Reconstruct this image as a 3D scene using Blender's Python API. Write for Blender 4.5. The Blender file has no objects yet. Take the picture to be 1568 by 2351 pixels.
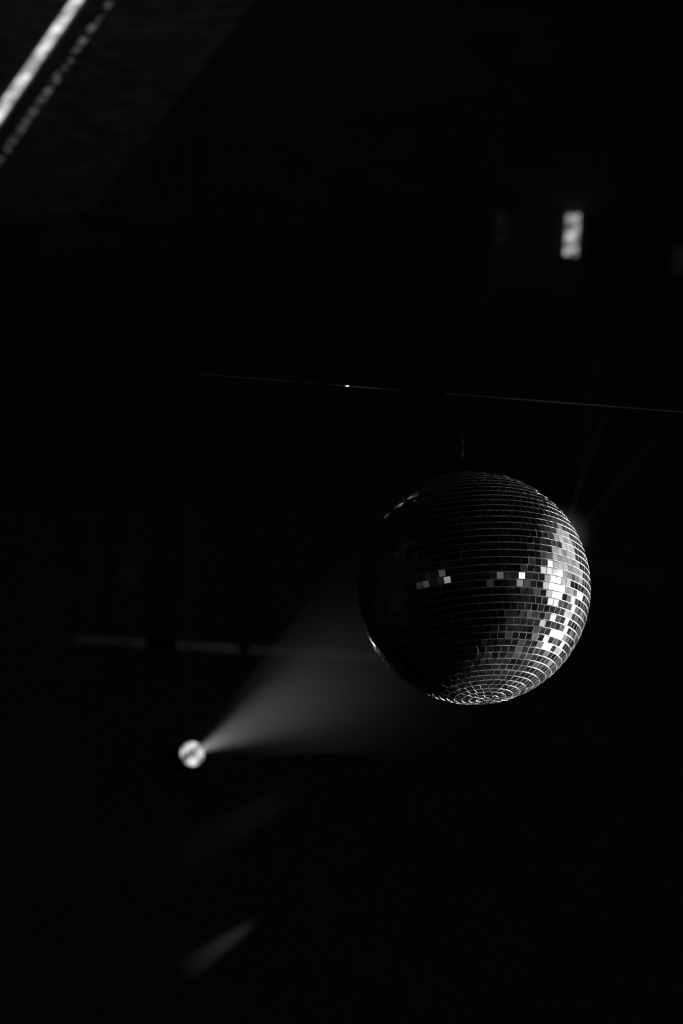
import bpy, bmesh, math, random
from mathutils import Vector, Matrix
random.seed(7)
S=bpy.context.scene
COL=S.collection
try:
    S.view_settings.view_transform='Standard'; S.view_settings.look='None'
except Exception: pass

# ---------------- camera ----------------
PITCH=math.radians(20); F=85/36*2351
CAM=Vector((0,0,1.6))
R_=Vector((1,0,0)); U_=Vector((0,-math.sin(PITCH),math.cos(PITCH))); W_=Vector((0,math.cos(PITCH),math.sin(PITCH)))
def ray(px,py): return W_+R_*((px-784)/F)+U_*(-(py-1175.5)/F)
def P(px,py,d): return CAM+ray(px,py)*d
def Pz(px,py,z):
    r=ray(px,py); return CAM+r*((z-CAM.z)/r.z)
def Py(px,py,y):
    r=ray(px,py); return CAM+r*((y-CAM.y)/r.y)
cd=bpy.data.cameras.new('camera'); cam=bpy.data.objects.new('camera',cd); COL.objects.link(cam)
cam.location=CAM; cam.rotation_euler=(math.pi/2+PITCH,0,0)
cd.lens=85; cd.sensor_width=36; cd.sensor_fit='AUTO'; cd.clip_end=100
cd.dof.use_dof=True; cd.dof.focus_distance=5.0; cd.dof.aperture_fstop=1.9
S.camera=cam

# ---------------- materials ----------------
def newmat(n):
    m=bpy.data.materials.new(n); m.use_nodes=True; nt=m.node_tree; nt.nodes.clear()
    o=nt.nodes.new('ShaderNodeOutputMaterial'); return m,nt,o
def principled(name,col,rough=.6,metal=0,noise=0.0,scale=20,bump=0,stretch=(1,1,1),emis=0,spec=.5):
    m,nt,o=newmat(name)
    b=nt.nodes.new('ShaderNodeBsdfPrincipled'); nt.links.new(b.outputs[0],o.inputs[0])
    b.inputs['Base Color'].default_value=(col,col,col,1)
    b.inputs['Roughness'].default_value=rough; b.inputs['Metallic'].default_value=metal
    b.inputs['Specular IOR Level'].default_value=spec
    tc=nt.nodes.new('ShaderNodeTexCoord'); mp=nt.nodes.new('ShaderNodeMapping'); mp.inputs['Scale'].default_value=stretch
    nz=nt.nodes.new('ShaderNodeTexNoise'); nz.inputs['Scale'].default_value=scale; nz.inputs['Detail'].default_value=6
    nt.links.new(tc.outputs['Object'],mp.inputs[0]); nt.links.new(mp.outputs[0],nz.inputs['Vector'])
    cr=nt.nodes.new('ShaderNodeValToRGB'); cr.color_ramp.elements[0].position=.35; cr.color_ramp.elements[1].position=.65
    lo=col*(1-noise); hi=min(1,col*(1+noise))
    cr.color_ramp.elements[0].color=(lo,lo,lo,1); cr.color_ramp.elements[1].color=(hi,hi,hi,1)
    nt.links.new(nz.outputs[0],cr.inputs[0]); nt.links.new(cr.outputs[0],b.inputs['Base Color'])
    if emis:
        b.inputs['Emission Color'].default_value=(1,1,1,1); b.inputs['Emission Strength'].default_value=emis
    if bump:
        bp=nt.nodes.new('ShaderNodeBump'); bp.inputs['Strength'].default_value=bump
        nt.links.new(nz.outputs[0],bp.inputs['Height']); nt.links.new(bp.outputs[0],b.inputs['Normal'])
    return m
def emissive(name,lo,hi,scale=20,p0=.35,p1=.65,detail=4):
    m,nt,o=newmat(name)
    e=nt.nodes.new('ShaderNodeEmission'); nt.links.new(e.outputs[0],o.inputs[0])
    tc=nt.nodes.new('ShaderNodeTexCoord'); nz=nt.nodes.new('ShaderNodeTexNoise'); nz.inputs['Scale'].default_value=scale; nz.inputs['Detail'].default_value=detail
    nt.links.new(tc.outputs['Object'],nz.inputs['Vector'])
    mr=nt.nodes.new('ShaderNodeMapRange'); mr.inputs['From Min'].default_value=p0; mr.inputs['From Max'].default_value=p1
    mr.inputs['To Min'].default_value=lo; mr.inputs['To Max'].default_value=hi
    nt.links.new(nz.outputs[0],mr.inputs[0]); nt.links.new(mr.outputs[0],e.inputs['Strength'])
    return m
M_wall=principled('wall_paint_glow',.03,.9,noise=.3,scale=3,bump=.05,emis=.0009)  # weak emission painted in for the background haze
M_ceil=principled('ceiling_paint_glow',.02,.9,noise=.4,scale=4,bump=.1,emis=.0006)  # slight self-glow here too, standing in for ambient haze
M_floor=principled('floor_concrete',.04,.6,noise=.3,scale=5)
M_soffit=principled('soffit_plaster',.12,.95,noise=.5,scale=14,bump=.3,stretch=(1,2,1))
M_black=principled('black_metal',.012,.7,0,noise=.3,scale=30)
M_box=principled('dark_box_paint_glow',.05,.8,0,noise=.3,scale=8,emis=.0010)  # faint emission painted in so the box reads grey
M_steel=principled('steel',.08,.45,1,noise=.5,scale=5)
M_bright=principled('polished_steel',.4,.35,1,noise=.2,scale=30)
M_chain=principled('chain_steel',.006,.8,0,noise=.3,scale=60,spec=.03)
M_core=principled('grout',.25,.7,0,noise=.3,scale=60)
M_edge=principled('glass_edge',.38,.35,0,noise=.2,scale=60)

# mirror with per tile variation
m,nt,o=newmat('mirror_glass'); M_mirror=m
at=nt.nodes.new('ShaderNodeAttribute'); at.attribute_name='tile_random'
sep=nt.nodes.new('ShaderNodeSeparateColor'); nt.links.new(at.outputs['Color'],sep.inputs[0])
gl=nt.nodes.new('ShaderNodeBsdfPrincipled'); gl.inputs['Metallic'].default_value=1
mr=nt.nodes.new('ShaderNodeMapRange'); mr.inputs['To Min'].default_value=.3; mr.inputs['To Max'].default_value=.85
nt.links.new(sep.outputs[0],mr.inputs[0]); nt.links.new(mr.outputs[0],gl.inputs['Base Color'])
mr2=nt.nodes.new('ShaderNodeMapRange'); mr2.inputs['To Min'].default_value=.03; mr2.inputs['To Max'].default_value=.18
nt.links.new(sep.outputs[1],mr2.inputs[0]); nt.links.new(mr2.outputs[0],gl.inputs['Roughness'])
df=nt.nodes.new('ShaderNodeBsdfDiffuse'); df.inputs[0].default_value=(.7,.7,.7,1)
tc=nt.nodes.new('ShaderNodeTexCoord'); nz=nt.nodes.new('ShaderNodeTexNoise'); nz.inputs['Scale'].default_value=40; nz.inputs['Detail'].default_value=5
nt.links.new(tc.outputs['Object'],nz.inputs['Vector'])
mr3=nt.nodes.new('ShaderNodeMapRange'); mr3.inputs['From Min'].default_value=.4; mr3.inputs['From Max'].default_value=.7; mr3.inputs['To Min'].default_value=.002; mr3.inputs['To Max'].default_value=.014
nt.links.new(nz.outputs[0],mr3.inputs[0])
mx=nt.nodes.new('ShaderNodeMixShader'); nt.links.new(mr3.outputs[0],mx.inputs[0]); nt.links.new(gl.outputs[0],mx.inputs[1]); nt.links.new(df.outputs[0],mx.inputs[2])
nt.links.new(mx.outputs[0],o.inputs[0])

# ---------------- helpers ----------------
def mkobj(name,bm,mat,parent=None,smooth=False,mats=None):
    bmesh.ops.recalc_face_normals(bm,faces=bm.faces[:])
    me=bpy.data.meshes.new(name); bm.to_mesh(me); bm.free()
    for f in me.polygons: f.use_smooth=smooth
    for mm in (mats or [mat]): me.materials.append(mm)
    ob=bpy.data.objects.new(name,me); COL.objects.link(ob)
    if parent:
        ob.parent=parent; ob.matrix_parent_inverse=parent.matrix_basis.inverted()
    return ob
def empty(name,loc,label,cat,group=None):
    e=bpy.data.objects.new(name,None); e.location=loc; e.empty_display_size=.05; COL.objects.link(e)
    e['label']=label; e['category']=cat
    if group: e['group']=group
    return e
def tag(o,label,cat,group=None):
    o['label']=label; o['category']=cat
    if group: o['group']=group
def frame(d,upv=Vector((0,0,1))):
    z=d.normalized()
    if abs(z.dot(upv))>.98: upv=Vector((0,1,0))
    x=upv.cross(z).normalized(); y=z.cross(x)
    return Matrix((x,y,z)).transposed().to_4x4()
def tube(bm,a,b,r,seg=16,r2=None,caps=True):
    d=b-a
    m=Matrix.Translation((a+b)/2)@frame(d)
    bmesh.ops.create_cone(bm,cap_ends=caps,segments=seg,radius1=r,radius2=r if r2 is None else r2,depth=d.length,matrix=m)
def box(bm,c,sx,sy,sz,rot=None,bev=0):
    m=Matrix.Translation(c)@(rot or Matrix())@Matrix.Diagonal((sx,sy,sz,1))
    r=bmesh.ops.create_cube(bm,size=1,matrix=m)
    if bev:
        es=list({e for v in r['verts'] for e in v.link_edges})
        bmesh.ops.bevel(bm,geom=es,offset=bev,segments=2,affect='EDGES')
def prism(bm,pts,ext):
    a=[bm.verts.new(p) for p in pts]; b=[bm.verts.new(p+ext) for p in pts]
    bm.faces.new(a); bm.faces.new(b[::-1]); n=len(a)
    for i in range(n): bm.faces.new((a[i],b[i],b[(i+1)%n],a[(i+1)%n]))
def torus(bm,M,R,r,sx=1,sy=1,n=20,k=8,bolt=None):
    vs=[]
    for i in range(n):
        t=2*math.pi*i/n; c=Vector((math.cos(t)*R*sx,math.sin(t)*R*sy,0)); dn=Vector((math.cos(t),math.sin(t),0)).normalized()
        vs.append([bm.verts.new(M@(c+dn*(r*math.cos(2*math.pi*j/k))+Vector((0,0,r*math.sin(2*math.pi*j/k))))) for j in range(k)])
    for i in range(n):
        for j in range(k):
            bm.faces.new((vs[i][j],vs[(i+1)%n][j],vs[(i+1)%n][(j+1)%k],vs[i][(j+1)%k]))

# ---------------- room ----------------
X0,X1,Y0,Y1,H=-5.5,5.5,-4,12,6.0
def slab(name,c,sx,sy,sz,mat):
    bm=bmesh.new(); box(bm,Vector(c),sx,sy,sz); ob=mkobj(name,bm,mat); ob['kind']='structure'; return ob
cx,cy=(X0+X1)/2,(Y0+Y1)/2
slab('floor',(cx,cy,-.1),X1-X0+.4,Y1-Y0+.4,.2,M_floor)
slab('ceiling',(cx,cy,H+.1),X1-X0+.4,Y1-Y0+.4,.2,M_ceil)
slab('wall_left',(X0-.1,cy,H/2),.2,Y1-Y0+.4,H,M_wall)
slab('wall_right',(X1+.1,cy,H/2),.2,Y1-Y0+.4,H,M_wall)
slab('wall_back',(cx,Y1+.1,H/2),X1-X0,.2,H,M_wall)
slab('wall_front',(cx,Y0-.1,H/2),X1-X0,.2,H,M_wall)

# ---------------- disco ball ----------------
BALLR=267.5/F*5.2
B=P(1087.5,1350,5.2)
TILT=Matrix.Rotation(math.radians(-4),4,'Y')
MB=Matrix.Translation(B)@TILT@Matrix.Rotation(math.radians(11),4,'Z')
ball=empty('disco_ball',B-Vector((0,0,BALLR)),'mirrored disco ball of small square glass tiles hanging on a chain','disco ball')
bm=bmesh.new()
bmesh.ops.create_uvsphere(bm,u_segments=96,v_segments=48,radius=BALLR-.0032,matrix=MB)
mkobj('ball_core',bm,M_core,ball,True)
NR=50; tiles=[]
for i in range(NR):
    lat=-math.pi/2+math.pi*(i+.5)/NR
    n=max(5,round(2*NR*math.cos(lat)))
    h=math.pi*BALLR/NR; w=2*math.pi*BALLR*math.cos(lat)/n
    off=random.uniform(-.1,.1)
    rowj=random.gauss(0,.5)
    for j in range(n):
        lon=2*math.pi*(j+off)/n
        N=Vector((math.cos(lat)*math.cos(lon),math.cos(lat)*math.sin(lon),math.sin(lat)))
        E=Vector((-math.sin(lon),math.cos(lon),0)); T=N.cross(E)
        c=N*(BALLR-.0012)
        jl=Matrix.Rotation(math.radians(random.gauss(0,1.7)),3,T)@Matrix.Rotation(math.radians(random.gauss(0,1.1)+rowj),3,E)@Matrix.Rotation(math.radians(random.gauss(0,1.0)),3,N)
        e2=jl@E; t2=jl@T; n2=jl@N
        hw=w*.5-.0009; hh=h*.5-.0012
        th=.0022
        top=[c+e2*(sx*hw)+t2*(sy*hh)+n2*.0008 for sx,sy in((-1,-1),(1,-1),(1,1),(-1,1))]
        bot=[p-n2*th for p in top]
        tiles.append((top,bot,(random.random(),random.random()**2,random.random())))
me=bpy.data.meshes.new('mirror_tiles')
V=[];Fc=[];MI=[];RC=[]
for top,bot,rc in tiles:
    k=len(V); V+= [MB@p for p in top]+[MB@p for p in bot]
    Fc.append((k,k+1,k+2,k+3)); MI.append(0); RC.append(rc)
    for a in range(4):
        b=(a+1)%4; Fc.append((k+a,k+4+a,k+4+b,k+b)); MI.append(1); RC.append(rc)
me.from_pydata([tuple(v) for v in V],[],Fc); me.materials.append(M_mirror); me.materials.append(M_edge)
me.polygons.foreach_set('material_index',MI)
ca=me.attributes.new('tile_random','FLOAT_COLOR','FACE')
flat=[]
for r in RC: flat+= [r[0],r[1],r[2],1]
ca.data.foreach_set('color',flat)
if (me.polygons[0].normal.dot(me.polygons[0].center-B))<0: me.flip_normals()
to=bpy.data.objects.new('mirror_tiles',me); COL.objects.link(to); to.parent=ball; to.matrix_parent_inverse=ball.matrix_basis.inverted()
to['label']='small square mirror glass tiles'
def mp_(v): return MB@Vector(v)
bm=bmesh.new()
tube(bm,mp_((0,0,BALLR-.004)),mp_((0,0,BALLR+.006)),.028,32)
tube(bm,mp_((0,0,BALLR+.006)),mp_((0,0,BALLR+.016)),.008,16)
mkobj('hanging_cap',bm,M_chain,ball)
bm=bmesh.new()
torus(bm,Matrix.Translation(mp_((0,0,BALLR+.030)))@Matrix.Rotation(math.pi/2,4,'X'),.015,.0015,n=28)
mkobj('hanging_ring',bm,M_chain,ball,True)
ringtop=mp_((0,0,BALLR+.045))

# ---------------- cable and chain ----------------
anchor=Py(1067,906,ringtop.y); anchor=Vector((ringtop.x,ringtop.y,anchor.z))
z0=anchor.z
pr=Pz(1568,946,z0); pdir=(pr-anchor).normalized()
pa=anchor+pdir*((X0-anchor.x)/pdir.x); pb=anchor+pdir*((X1-anchor.x)/pdir.x)
bm=bmesh.new(); tube(bm,pa,pb,.0014,12); cab=mkobj('steel_cable',bm,M_steel,None,True)
tag(cab,'thin taut steel cable stretched across the room above the disco ball','cable')
tq=anchor-pdir*((1067-785)/F*5.15)
bm=bmesh.new(); tube(bm,tq-pdir*.009,tq+pdir*.009,.0020,12)  # invented shiny sleeve that gives the cable its glint
o=mkobj('glint_sleeve',bm,M_bright,cab,True); o['label']='polished sleeve added for a glint on the cable'
bm=bmesh.new()
L=.0135; zc=ringtop.z-.002; k=0
while zc<z0-.005:
    wob=.0025*math.sin(k*.9)
    M=Matrix.Translation((anchor.x+wob,anchor.y,zc+L*.5))@Matrix.Rotation((k%2)*math.pi/2+.4,4,'Z')@Matrix.Rotation(math.pi/2,4,'X')
    torus(bm,M,.006,.0009,sx=.62,sy=1.35,n=16,k=6)
    zc+=L; k+=1
ch=mkobj('hanging_chain',bm,M_chain,None,True); tag(ch,'thin steel link chain holding up the disco ball','chain')
cp=anchor-pdir*.043
cl_=empty('cable_clamp',cp,'small steel clamp with an eye bolt gripping the taut cable','clamp')
bm=bmesh.new(); box(bm,cp+Vector((0,0,.003)),.012,.012,.018,bev=.002); mkobj('clamp_body',bm,M_chain,cl_)
bm=bmesh.new(); tube(bm,cp+Vector((0,0,.01)),cp+Vector((0,0,.05)),.002); mkobj('clamp_bolt',bm,M_chain,cl_,True)
bm=bmesh.new(); torus(bm,Matrix.Translation(cp+Vector((0,0,.057)))@Matrix.Rotation(math.pi/2,4,'X'),.007,.0014); mkobj('clamp_eye',bm,M_chain,cl_,True)

# ---------------- spotlight (pinspot) ----------------
LD=7.2
Lp=P(441,1731,LD); D=(P(1052,1424,5.2)-Lp).normalized()
k=LD/6.2
M_lens=emissive('lens_glow',.10,.9,scale=38,p0=.42,p1=.58)
sp=empty('spotlight',Lp,'small round black spotlight switched on, throwing a white beam','spotlight')
FR=frame(D)
bm=bmesh.new()
prof=[(-.13,.018),(-.125,.03),(-.08,.033),(-.02,.0335),(0,.036),(.006,.036),(.006,.032),(-.004,.0315)]
rings=[]
for z,r in prof:
    rings.append([bm.verts.new(Matrix.Translation(Lp)@FR@Vector((k*r*math.cos(t*math.pi/20),k*r*math.sin(t*math.pi/20),k*z))) for t in range(40)])
for a in range(len(rings)-1):
    for t in range(40): bm.faces.new((rings[a][t],rings[a][(t+1)%40],rings[a+1][(t+1)%40],rings[a+1][t]))
bm.faces.new(rings[0])
mkobj('lamp_housing',bm,M_black,sp,True)
bm=bmesh.new(); vs=[]
for q in range(6):
    r=.0315*k*q/5
    z=.004*(1-(q/5)**2)-.002
    if q==0: vs.append([bm.verts.new(Matrix.Translation(Lp)@FR@Vector((0,0,z)))])
    else: vs.append([bm.verts.new(Matrix.Translation(Lp)@FR@Vector((r*math.cos(t*math.pi/20),r*math.sin(t*math.pi/20),z))) for t in range(40)])
for t in range(40):
    bm.faces.new((vs[0][0],vs[1][t],vs[1][(t+1)%40]))
    for q in range(1,5): bm.faces.new((vs[q][t],vs[q+1][t],vs[q+1][(t+1)%40],vs[q][(t+1)%40]))
o=mkobj('lens',bm,M_lens,sp,True); o['label']='glowing glass lens'
bm=bmesh.new()
sx=FR.to_3x3()@Vector((1,0,0)); back=Lp-D*.07
for s in(-1,1):
    tube(bm,back+sx*s*.038,back+sx*s*.052,.004)
    tube(bm,back+sx*s*.050,back+sx*s*.050+Vector((0,0,.07)),.003)
tube(bm,back+sx*.050+Vector((0,0,.07)),back-sx*.050+Vector((0,0,.07)),.003)
mkobj('yoke',bm,M_black,sp,True)
bm=bmesh.new(); tube(bm,back+Vector((0,0,.07)),Vector((back.x,back.y,H)),.003); mkobj('hanging_rod',bm,M_black,sp,True)

def spot(name,loc,target,energy,angle,size=.02,blend=.3):
    l=bpy.data.lights.new(name,'SPOT'); l.energy=energy; l.spot_size=math.radians(angle); l.spot_blend=blend; l.shadow_soft_size=size
    ob=bpy.data.objects.new(name,l); ob.location=loc; ob.rotation_euler=(target-loc).to_track_quat('-Z','Y').to_euler(); COL.objects.link(ob); return ob
def area(name,loc,target,radiance,size,spread=60,sy=None):
    A=size*sy if sy else math.pi*size*size/4
    l=bpy.data.lights.new(name,'AREA'); l.shape='RECTANGLE' if sy else 'DISK'; l.size=size
    if sy: l.size_y=sy
    l.energy=radiance*math.pi*A*(spread/180)
    l.spread=math.radians(spread)
    ob=bpy.data.objects.new(name,l); ob.location=loc; ob.rotation_euler=(target-loc).to_track_quat('-Z','Y').to_euler(); COL.objects.link(ob); return ob
apex=Lp+D*.012
spot('beam_lamp',apex,apex+D,23,13.4,.006,.9)
bm=bmesh.new(); LEN=1.97; ha=math.radians(7.2)
tube(bm,apex+D*.004,apex+D*LEN,.012,64,r2=LEN*math.tan(ha)+.012)
m,nt,o=newmat('haze')
vs_=nt.nodes.new('ShaderNodeVolumeScatter'); vs_.inputs['Anisotropy'].default_value=.2; vs_.inputs['Color'].default_value=(1,1,1,1)
geo=nt.nodes.new('ShaderNodeNewGeometry'); vm=nt.nodes.new('ShaderNodeVectorMath'); vm.operation='DISTANCE'; vm.inputs[1].default_value=apex
nt.links.new(geo.outputs['Position'],vm.inputs[0])
mr=nt.nodes.new('ShaderNodeMapRange'); mr.interpolation_type='SMOOTHSTEP'; mr.inputs['From Min'].default_value=.8; mr.inputs['From Max'].default_value=1.93; mr.inputs['To Min'].default_value=.3; mr.inputs['To Max'].default_value=0
nt.links.new(vm.outputs['Value'],mr.inputs[0]); nt.links.new(mr.outputs[0],vs_.inputs['Density'])
nt.links.new(vs_.outputs[0],o.inputs['Volume'])
hz=mkobj('light_beam',bm,m,None,True); tag(hz,'soft white cone of light in haze from spotlight to disco ball','light beam')
hz['kind']='stuff'

# ---------------- faint beams painted as self-glowing volumes ----------------
def faint(a,b,r1,r2,st,label='faint thin self-glowing cone painting a ray off the disco ball'):
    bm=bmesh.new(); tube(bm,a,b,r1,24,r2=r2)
    m,nt,o=newmat('painted_ray_glow'); e=nt.nodes.new('ShaderNodeEmission'); nt.links.new(e.outputs[0],o.inputs['Volume'])
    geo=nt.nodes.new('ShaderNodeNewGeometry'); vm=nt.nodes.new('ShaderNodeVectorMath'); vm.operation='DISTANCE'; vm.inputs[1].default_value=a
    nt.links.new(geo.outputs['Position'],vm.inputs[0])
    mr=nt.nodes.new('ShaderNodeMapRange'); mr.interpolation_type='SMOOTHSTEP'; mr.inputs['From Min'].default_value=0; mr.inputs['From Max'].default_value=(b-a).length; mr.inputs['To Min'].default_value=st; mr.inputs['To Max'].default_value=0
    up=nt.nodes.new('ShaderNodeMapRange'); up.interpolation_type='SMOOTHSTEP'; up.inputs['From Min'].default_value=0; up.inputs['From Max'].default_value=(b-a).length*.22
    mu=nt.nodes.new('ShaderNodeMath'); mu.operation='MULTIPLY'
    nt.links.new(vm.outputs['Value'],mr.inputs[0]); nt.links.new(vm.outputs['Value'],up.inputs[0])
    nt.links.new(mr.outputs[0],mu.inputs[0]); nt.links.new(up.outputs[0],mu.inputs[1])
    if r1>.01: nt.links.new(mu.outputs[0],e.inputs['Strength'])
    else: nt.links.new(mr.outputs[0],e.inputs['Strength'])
    h=mkobj('light_beam',bm,m,None,True); tag(h,label,'light beam','faint rays of painted light'); h['kind']='stuff'  # emission volume paints the ray; no lamp lights it
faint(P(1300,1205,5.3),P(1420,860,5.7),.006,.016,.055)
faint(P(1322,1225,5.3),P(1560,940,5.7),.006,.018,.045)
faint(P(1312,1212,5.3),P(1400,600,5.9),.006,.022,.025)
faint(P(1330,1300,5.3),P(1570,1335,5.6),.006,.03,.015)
lb='short soft streak of painted light glowing by itself'  # streaks are painted glow, with no fixture behind them
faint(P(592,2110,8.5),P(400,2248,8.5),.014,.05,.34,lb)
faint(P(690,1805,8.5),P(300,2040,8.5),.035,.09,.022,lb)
# glare at ball rim, painted as a self-glowing sphere
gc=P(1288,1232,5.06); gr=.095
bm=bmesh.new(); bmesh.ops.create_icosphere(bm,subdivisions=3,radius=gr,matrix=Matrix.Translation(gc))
m,nt,o=newmat('painted_rim_glow'); e=nt.nodes.new('ShaderNodeEmission'); nt.links.new(e.outputs[0],o.inputs['Volume'])
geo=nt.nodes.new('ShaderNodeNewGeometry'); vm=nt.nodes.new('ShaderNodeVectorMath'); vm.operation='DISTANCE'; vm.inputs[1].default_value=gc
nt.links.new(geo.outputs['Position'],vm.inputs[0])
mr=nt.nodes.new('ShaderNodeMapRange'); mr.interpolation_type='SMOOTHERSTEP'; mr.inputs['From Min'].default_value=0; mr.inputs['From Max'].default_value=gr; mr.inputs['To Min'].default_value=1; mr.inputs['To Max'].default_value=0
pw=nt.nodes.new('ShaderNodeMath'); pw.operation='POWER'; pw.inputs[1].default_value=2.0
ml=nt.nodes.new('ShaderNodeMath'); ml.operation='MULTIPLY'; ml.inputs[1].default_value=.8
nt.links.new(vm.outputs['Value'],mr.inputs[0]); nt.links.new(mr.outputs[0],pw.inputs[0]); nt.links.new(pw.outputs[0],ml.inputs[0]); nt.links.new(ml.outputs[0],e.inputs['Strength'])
h=mkobj('painted_rim_glow',bm,m,None,True); tag(h,'soft patch of painted self-glowing haze at the rim of the disco ball','haze'); h['kind']='stuff'

# ---------------- soffit with linear lights ----------------
ZS=5.75
bm=bmesh.new(); prism(bm,[Pz(-250,515,ZS),Pz(205,492,ZS),Pz(585,0,ZS),Pz(720,-170,ZS),Pz(-250,-170,ZS)],Vector((0,0,H-ZS)))
sf=mkobj('trim_1',bm,M_soffit); sf['kind']='structure'
def stripquad(x0,y0,x1,y1,wpx,z):
    d=Vector((x1-x0,y1-y0)).normalized(); n=Vector((-d.y,d.x))*wpx/2
    return [Pz(x0+n.x,y0+n.y,z),Pz(x0-n.x,y0-n.y,z),Pz(x1-n.x,y1-n.y,z),Pz(x1+n.x,y1+n.y,z)]
def strip(x0,y0,x1,y1,wpx,z,h,mat,label):
    pts=stripquad(x0,y0,x1,y1,wpx,z)
    c=sum(pts,Vector())/4
    e=empty('linear_light',c,label,'ceiling light')
    bm=bmesh.new(); prism(bm,pts,Vector((0,0,h*.5))); mkobj('glowing_diffuser',bm,mat,e)
    bm=bmesh.new(); prism(bm,[p+Vector((0,0,h*.5)) for p in pts],Vector((0,0,ZS-z-h*.5))); mkobj('lamp_housing',bm,M_black,e)
M_s1=emissive('diffuser_bright',.36,.95,scale=13,p0=.40,p1=.56,detail=3)
M_s2=emissive('diffuser_dim',.003,.17,scale=34,p0=.48,p1=.74,detail=6)
strip(-70,362,230,-75,24,5.745,.006,M_s1,'long bright white linear light mounted under the ceiling')
strip(-60,453,320,-92,13,5.745,.006,M_s2,'long dim mottled linear light beside the bright one')
lq=stripquad(-70+16,362+11,230+16,-75+11,3,ZS-.03)
bm=bmesh.new(); prism(bm,lq,Vector((0,0,.03))); o=mkobj('blocker_lip',bm,M_black); o['kind']='structure'  # invented lip, blocks the bright strip's reflection in the ball

# ---------------- ceiling beam box with painted reflections ----------------
YB=8.62
def quad(px,y,thick=.2):
    return [Py(a,b,y) for a,b in px],Vector((0,thick,0))
bxe=empty('ceiling_beam_box',Py(1235,575,YB+.1),'dark beam box under the ceiling with one bright painted reflection','ceiling beam')
bm=bmesh.new(); p,e=quad([(1128,478),(1345,486),(1342,592),(1130,560)],YB,.35); prism(bm,p,e)
mkobj('box_body',bm,M_box,bxe)
bm=bmesh.new(); p,e=quad([(1302,491),(1331,492),(1325,586),(1296,583)],YB-.012,.01); prism(bm,p,e)  # glowing panels stand in for light reflected on a ceiling beam
o=mkobj('glowing_panel',bm,emissive('slot_bright',.10,.70,scale=32,p0=.40,p1=.62),bxe); o['label']='bright mottled panel, reflected light painted as glow'
bm=bmesh.new(); p,e=quad([(1140,481),(1157,482),(1157,556),(1142,556)],YB-.012,.01); prism(bm,p,e)
o=mkobj('glowing_panel',bm,emissive('slot_dim',.001,.010,scale=28),bxe); o['label']='very dim panel, reflected light painted as glow'
bm=bmesh.new(); tube(bm,Py(1090,697,8.7),Py(1240,590,8.7),.012); mkobj('diagonal_brace',bm,principled('brace_metal_glow',.05,.6,1,noise=.3,emis=.001),bxe,True)  # brace has a little painted self-glow
bm=bmesh.new(); p,e=quad([(1552,560),(1640,562),(1640,607),(1550,605)],YB+.3,.1); prism(bm,p,e)  # block glows in place of a dim reflection
o=mkobj('ceiling_glow_block',bm,emissive('slot_faint',.002,.004,scale=10)); tag(o,'dim rectangular block under the ceiling, painted glow for a reflection','ceiling light')

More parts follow.
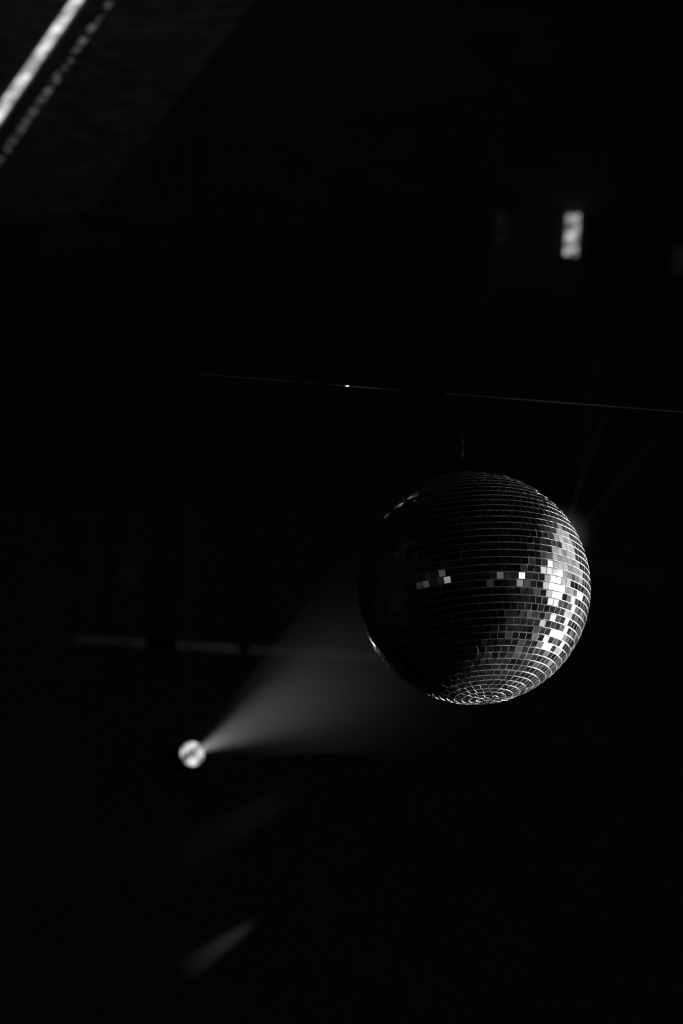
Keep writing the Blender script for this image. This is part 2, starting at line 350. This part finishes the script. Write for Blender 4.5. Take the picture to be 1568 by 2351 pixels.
# ---------------- distant rail ----------------
ra=P(172,1467,10); zr=ra.z; rb=Pz(870,1509,zr)
M_rail=emissive('rail_painted_glow',.006,.016,scale=5)  # emission stands in for light falling on a grey rail
rail=empty('light_rail',ra,'dim horizontal light rail on the ceiling, its lit tone painted as glow','light rail')
bm=bmesh.new(); tube(bm,ra,rb,.0085,12); mkobj('glowing_tube',bm,M_rail,rail,True)
for t in (.1,.5,.9):
    bm=bmesh.new()
    q=ra.lerp(rb,t); tube(bm,q+Vector((0,.012,0)),Vector((q.x,q.y+.012,H)),.004)
    mkobj('hanger',bm,M_black,rail)
def fixture(px,py,y,ln,rad,label,yaw,mat=None):
    mat=mat or M_black
    c=P(px,py,y); e=empty('stage_light',c,label,'stage light','stage lights under the ceiling')
    d=Vector((math.sin(yaw),-math.cos(yaw),-.5)).normalized(); FM=Matrix.Translation(c)@frame(d)
    bm=bmesh.new()
    prof=[(-ln/2,rad*.45),(-ln*.42,rad*.75),(0,rad*.85),(ln*.3,rad),(ln/2,rad),(ln/2,rad*.88),(ln*.42,rad*.85)]
    rg=[[bm.verts.new(FM@Vector((r*math.cos(t*math.pi/12),r*math.sin(t*math.pi/12),z))) for t in range(24)] for z,r in prof]
    for a in range(len(rg)-1):
        for t in range(24): bm.faces.new((rg[a][t],rg[a][(t+1)%24],rg[a+1][(t+1)%24],rg[a+1][t]))
    bm.faces.new(rg[0]); bm.faces.new(rg[-1])
    mkobj('lamp_housing',bm,mat,e,True)
    bm=bmesh.new(); x=(FM.to_3x3()@Vector((1,0,0)))
    for s in(-1,1): tube(bm,c+x*s*rad*1.15,c+x*s*rad*1.15+Vector((0,0,rad*1.9)),rad*.1)
    tube(bm,c+x*rad*1.2+Vector((0,0,rad*1.9)),c-x*rad*1.2+Vector((0,0,rad*1.9)),rad*.1)
    mkobj('yoke',bm,mat,e,True)
    bm=bmesh.new(); tube(bm,c+Vector((0,0,rad*1.9)),Vector((c.x,c.y,H)),min(.004,rad*.12)); mkobj('hanging_rod',bm,M_black,e,True)
M_grey=principled('grey_metal',.12,.5,0,noise=.3,scale=20)
fixture(283,1310,9.6,.14,.05,'grey stage light hanging on a rod, switched off',.6,M_grey)
fixture(366,1480,9.7,.13,.05,'black stage light in front of the glowing rail, switched off',.5)
fixture(558,1488,9.8,.08,.02,'slim black stage light beside the glowing rail, switched off',.2)

# ---------------- lights ----------------
def dirn(r,u,t): return (R_*r+U_*u-W_*t).normalized()
area('key_light',B+dirn(.99,.06,.12)*2.8,B,3.2,1.05,60)
area('key_light_halo',B+dirn(.99,.14,.08)*2.85,B,.55,1.8,120)
area('key_wash',B+dirn(.85,.28,-.42)*2.9,B,.45,1.4,120,sy=1.3)
spot('low_light',B+dirn(.86,-.46,-.12)*2.6,B,2300,13,.04,.2)
spot('rim_light',B+dirn(.93,-.10,-.37)*2.3,B,60,15,.05,.2)
area('glint_light',B+dirn(.70,.19,.69)*4.6,B,1.3,.5,60)  # unseen lamps from here on, added for glints on the tiles
area('glint_light_bar',B+dirn(.55,.17,.80)*4.8,B,.20,3.2,80,sy=.3)  # unseen wide panel added for patchy grey tiles
area('glint_light',B+dirn(.12,.15,.98)*6.3,B,1.2,.25,60)
area('glint_light_bar',B+dirn(-.62,.17,.76)*4.6,B,.35,3.2,60,sy=.06)  # unseen thin bar added for glints on the left tiles
area('glint_light',B+dirn(-.88,-.36,.2)*3.0,B,.25,.14,60)
sl=Pz(130,330,ZS)
spot('soffit_wash',Vector((-1.2,5.0,2.2)),sl,11,60,.2,1)  # unseen spot added to brighten the soffit
w=bpy.data.worlds.new('world'); S.world=w; w.use_nodes=True
w.node_tree.nodes['Background'].inputs[0].default_value=(0,0,0,1)
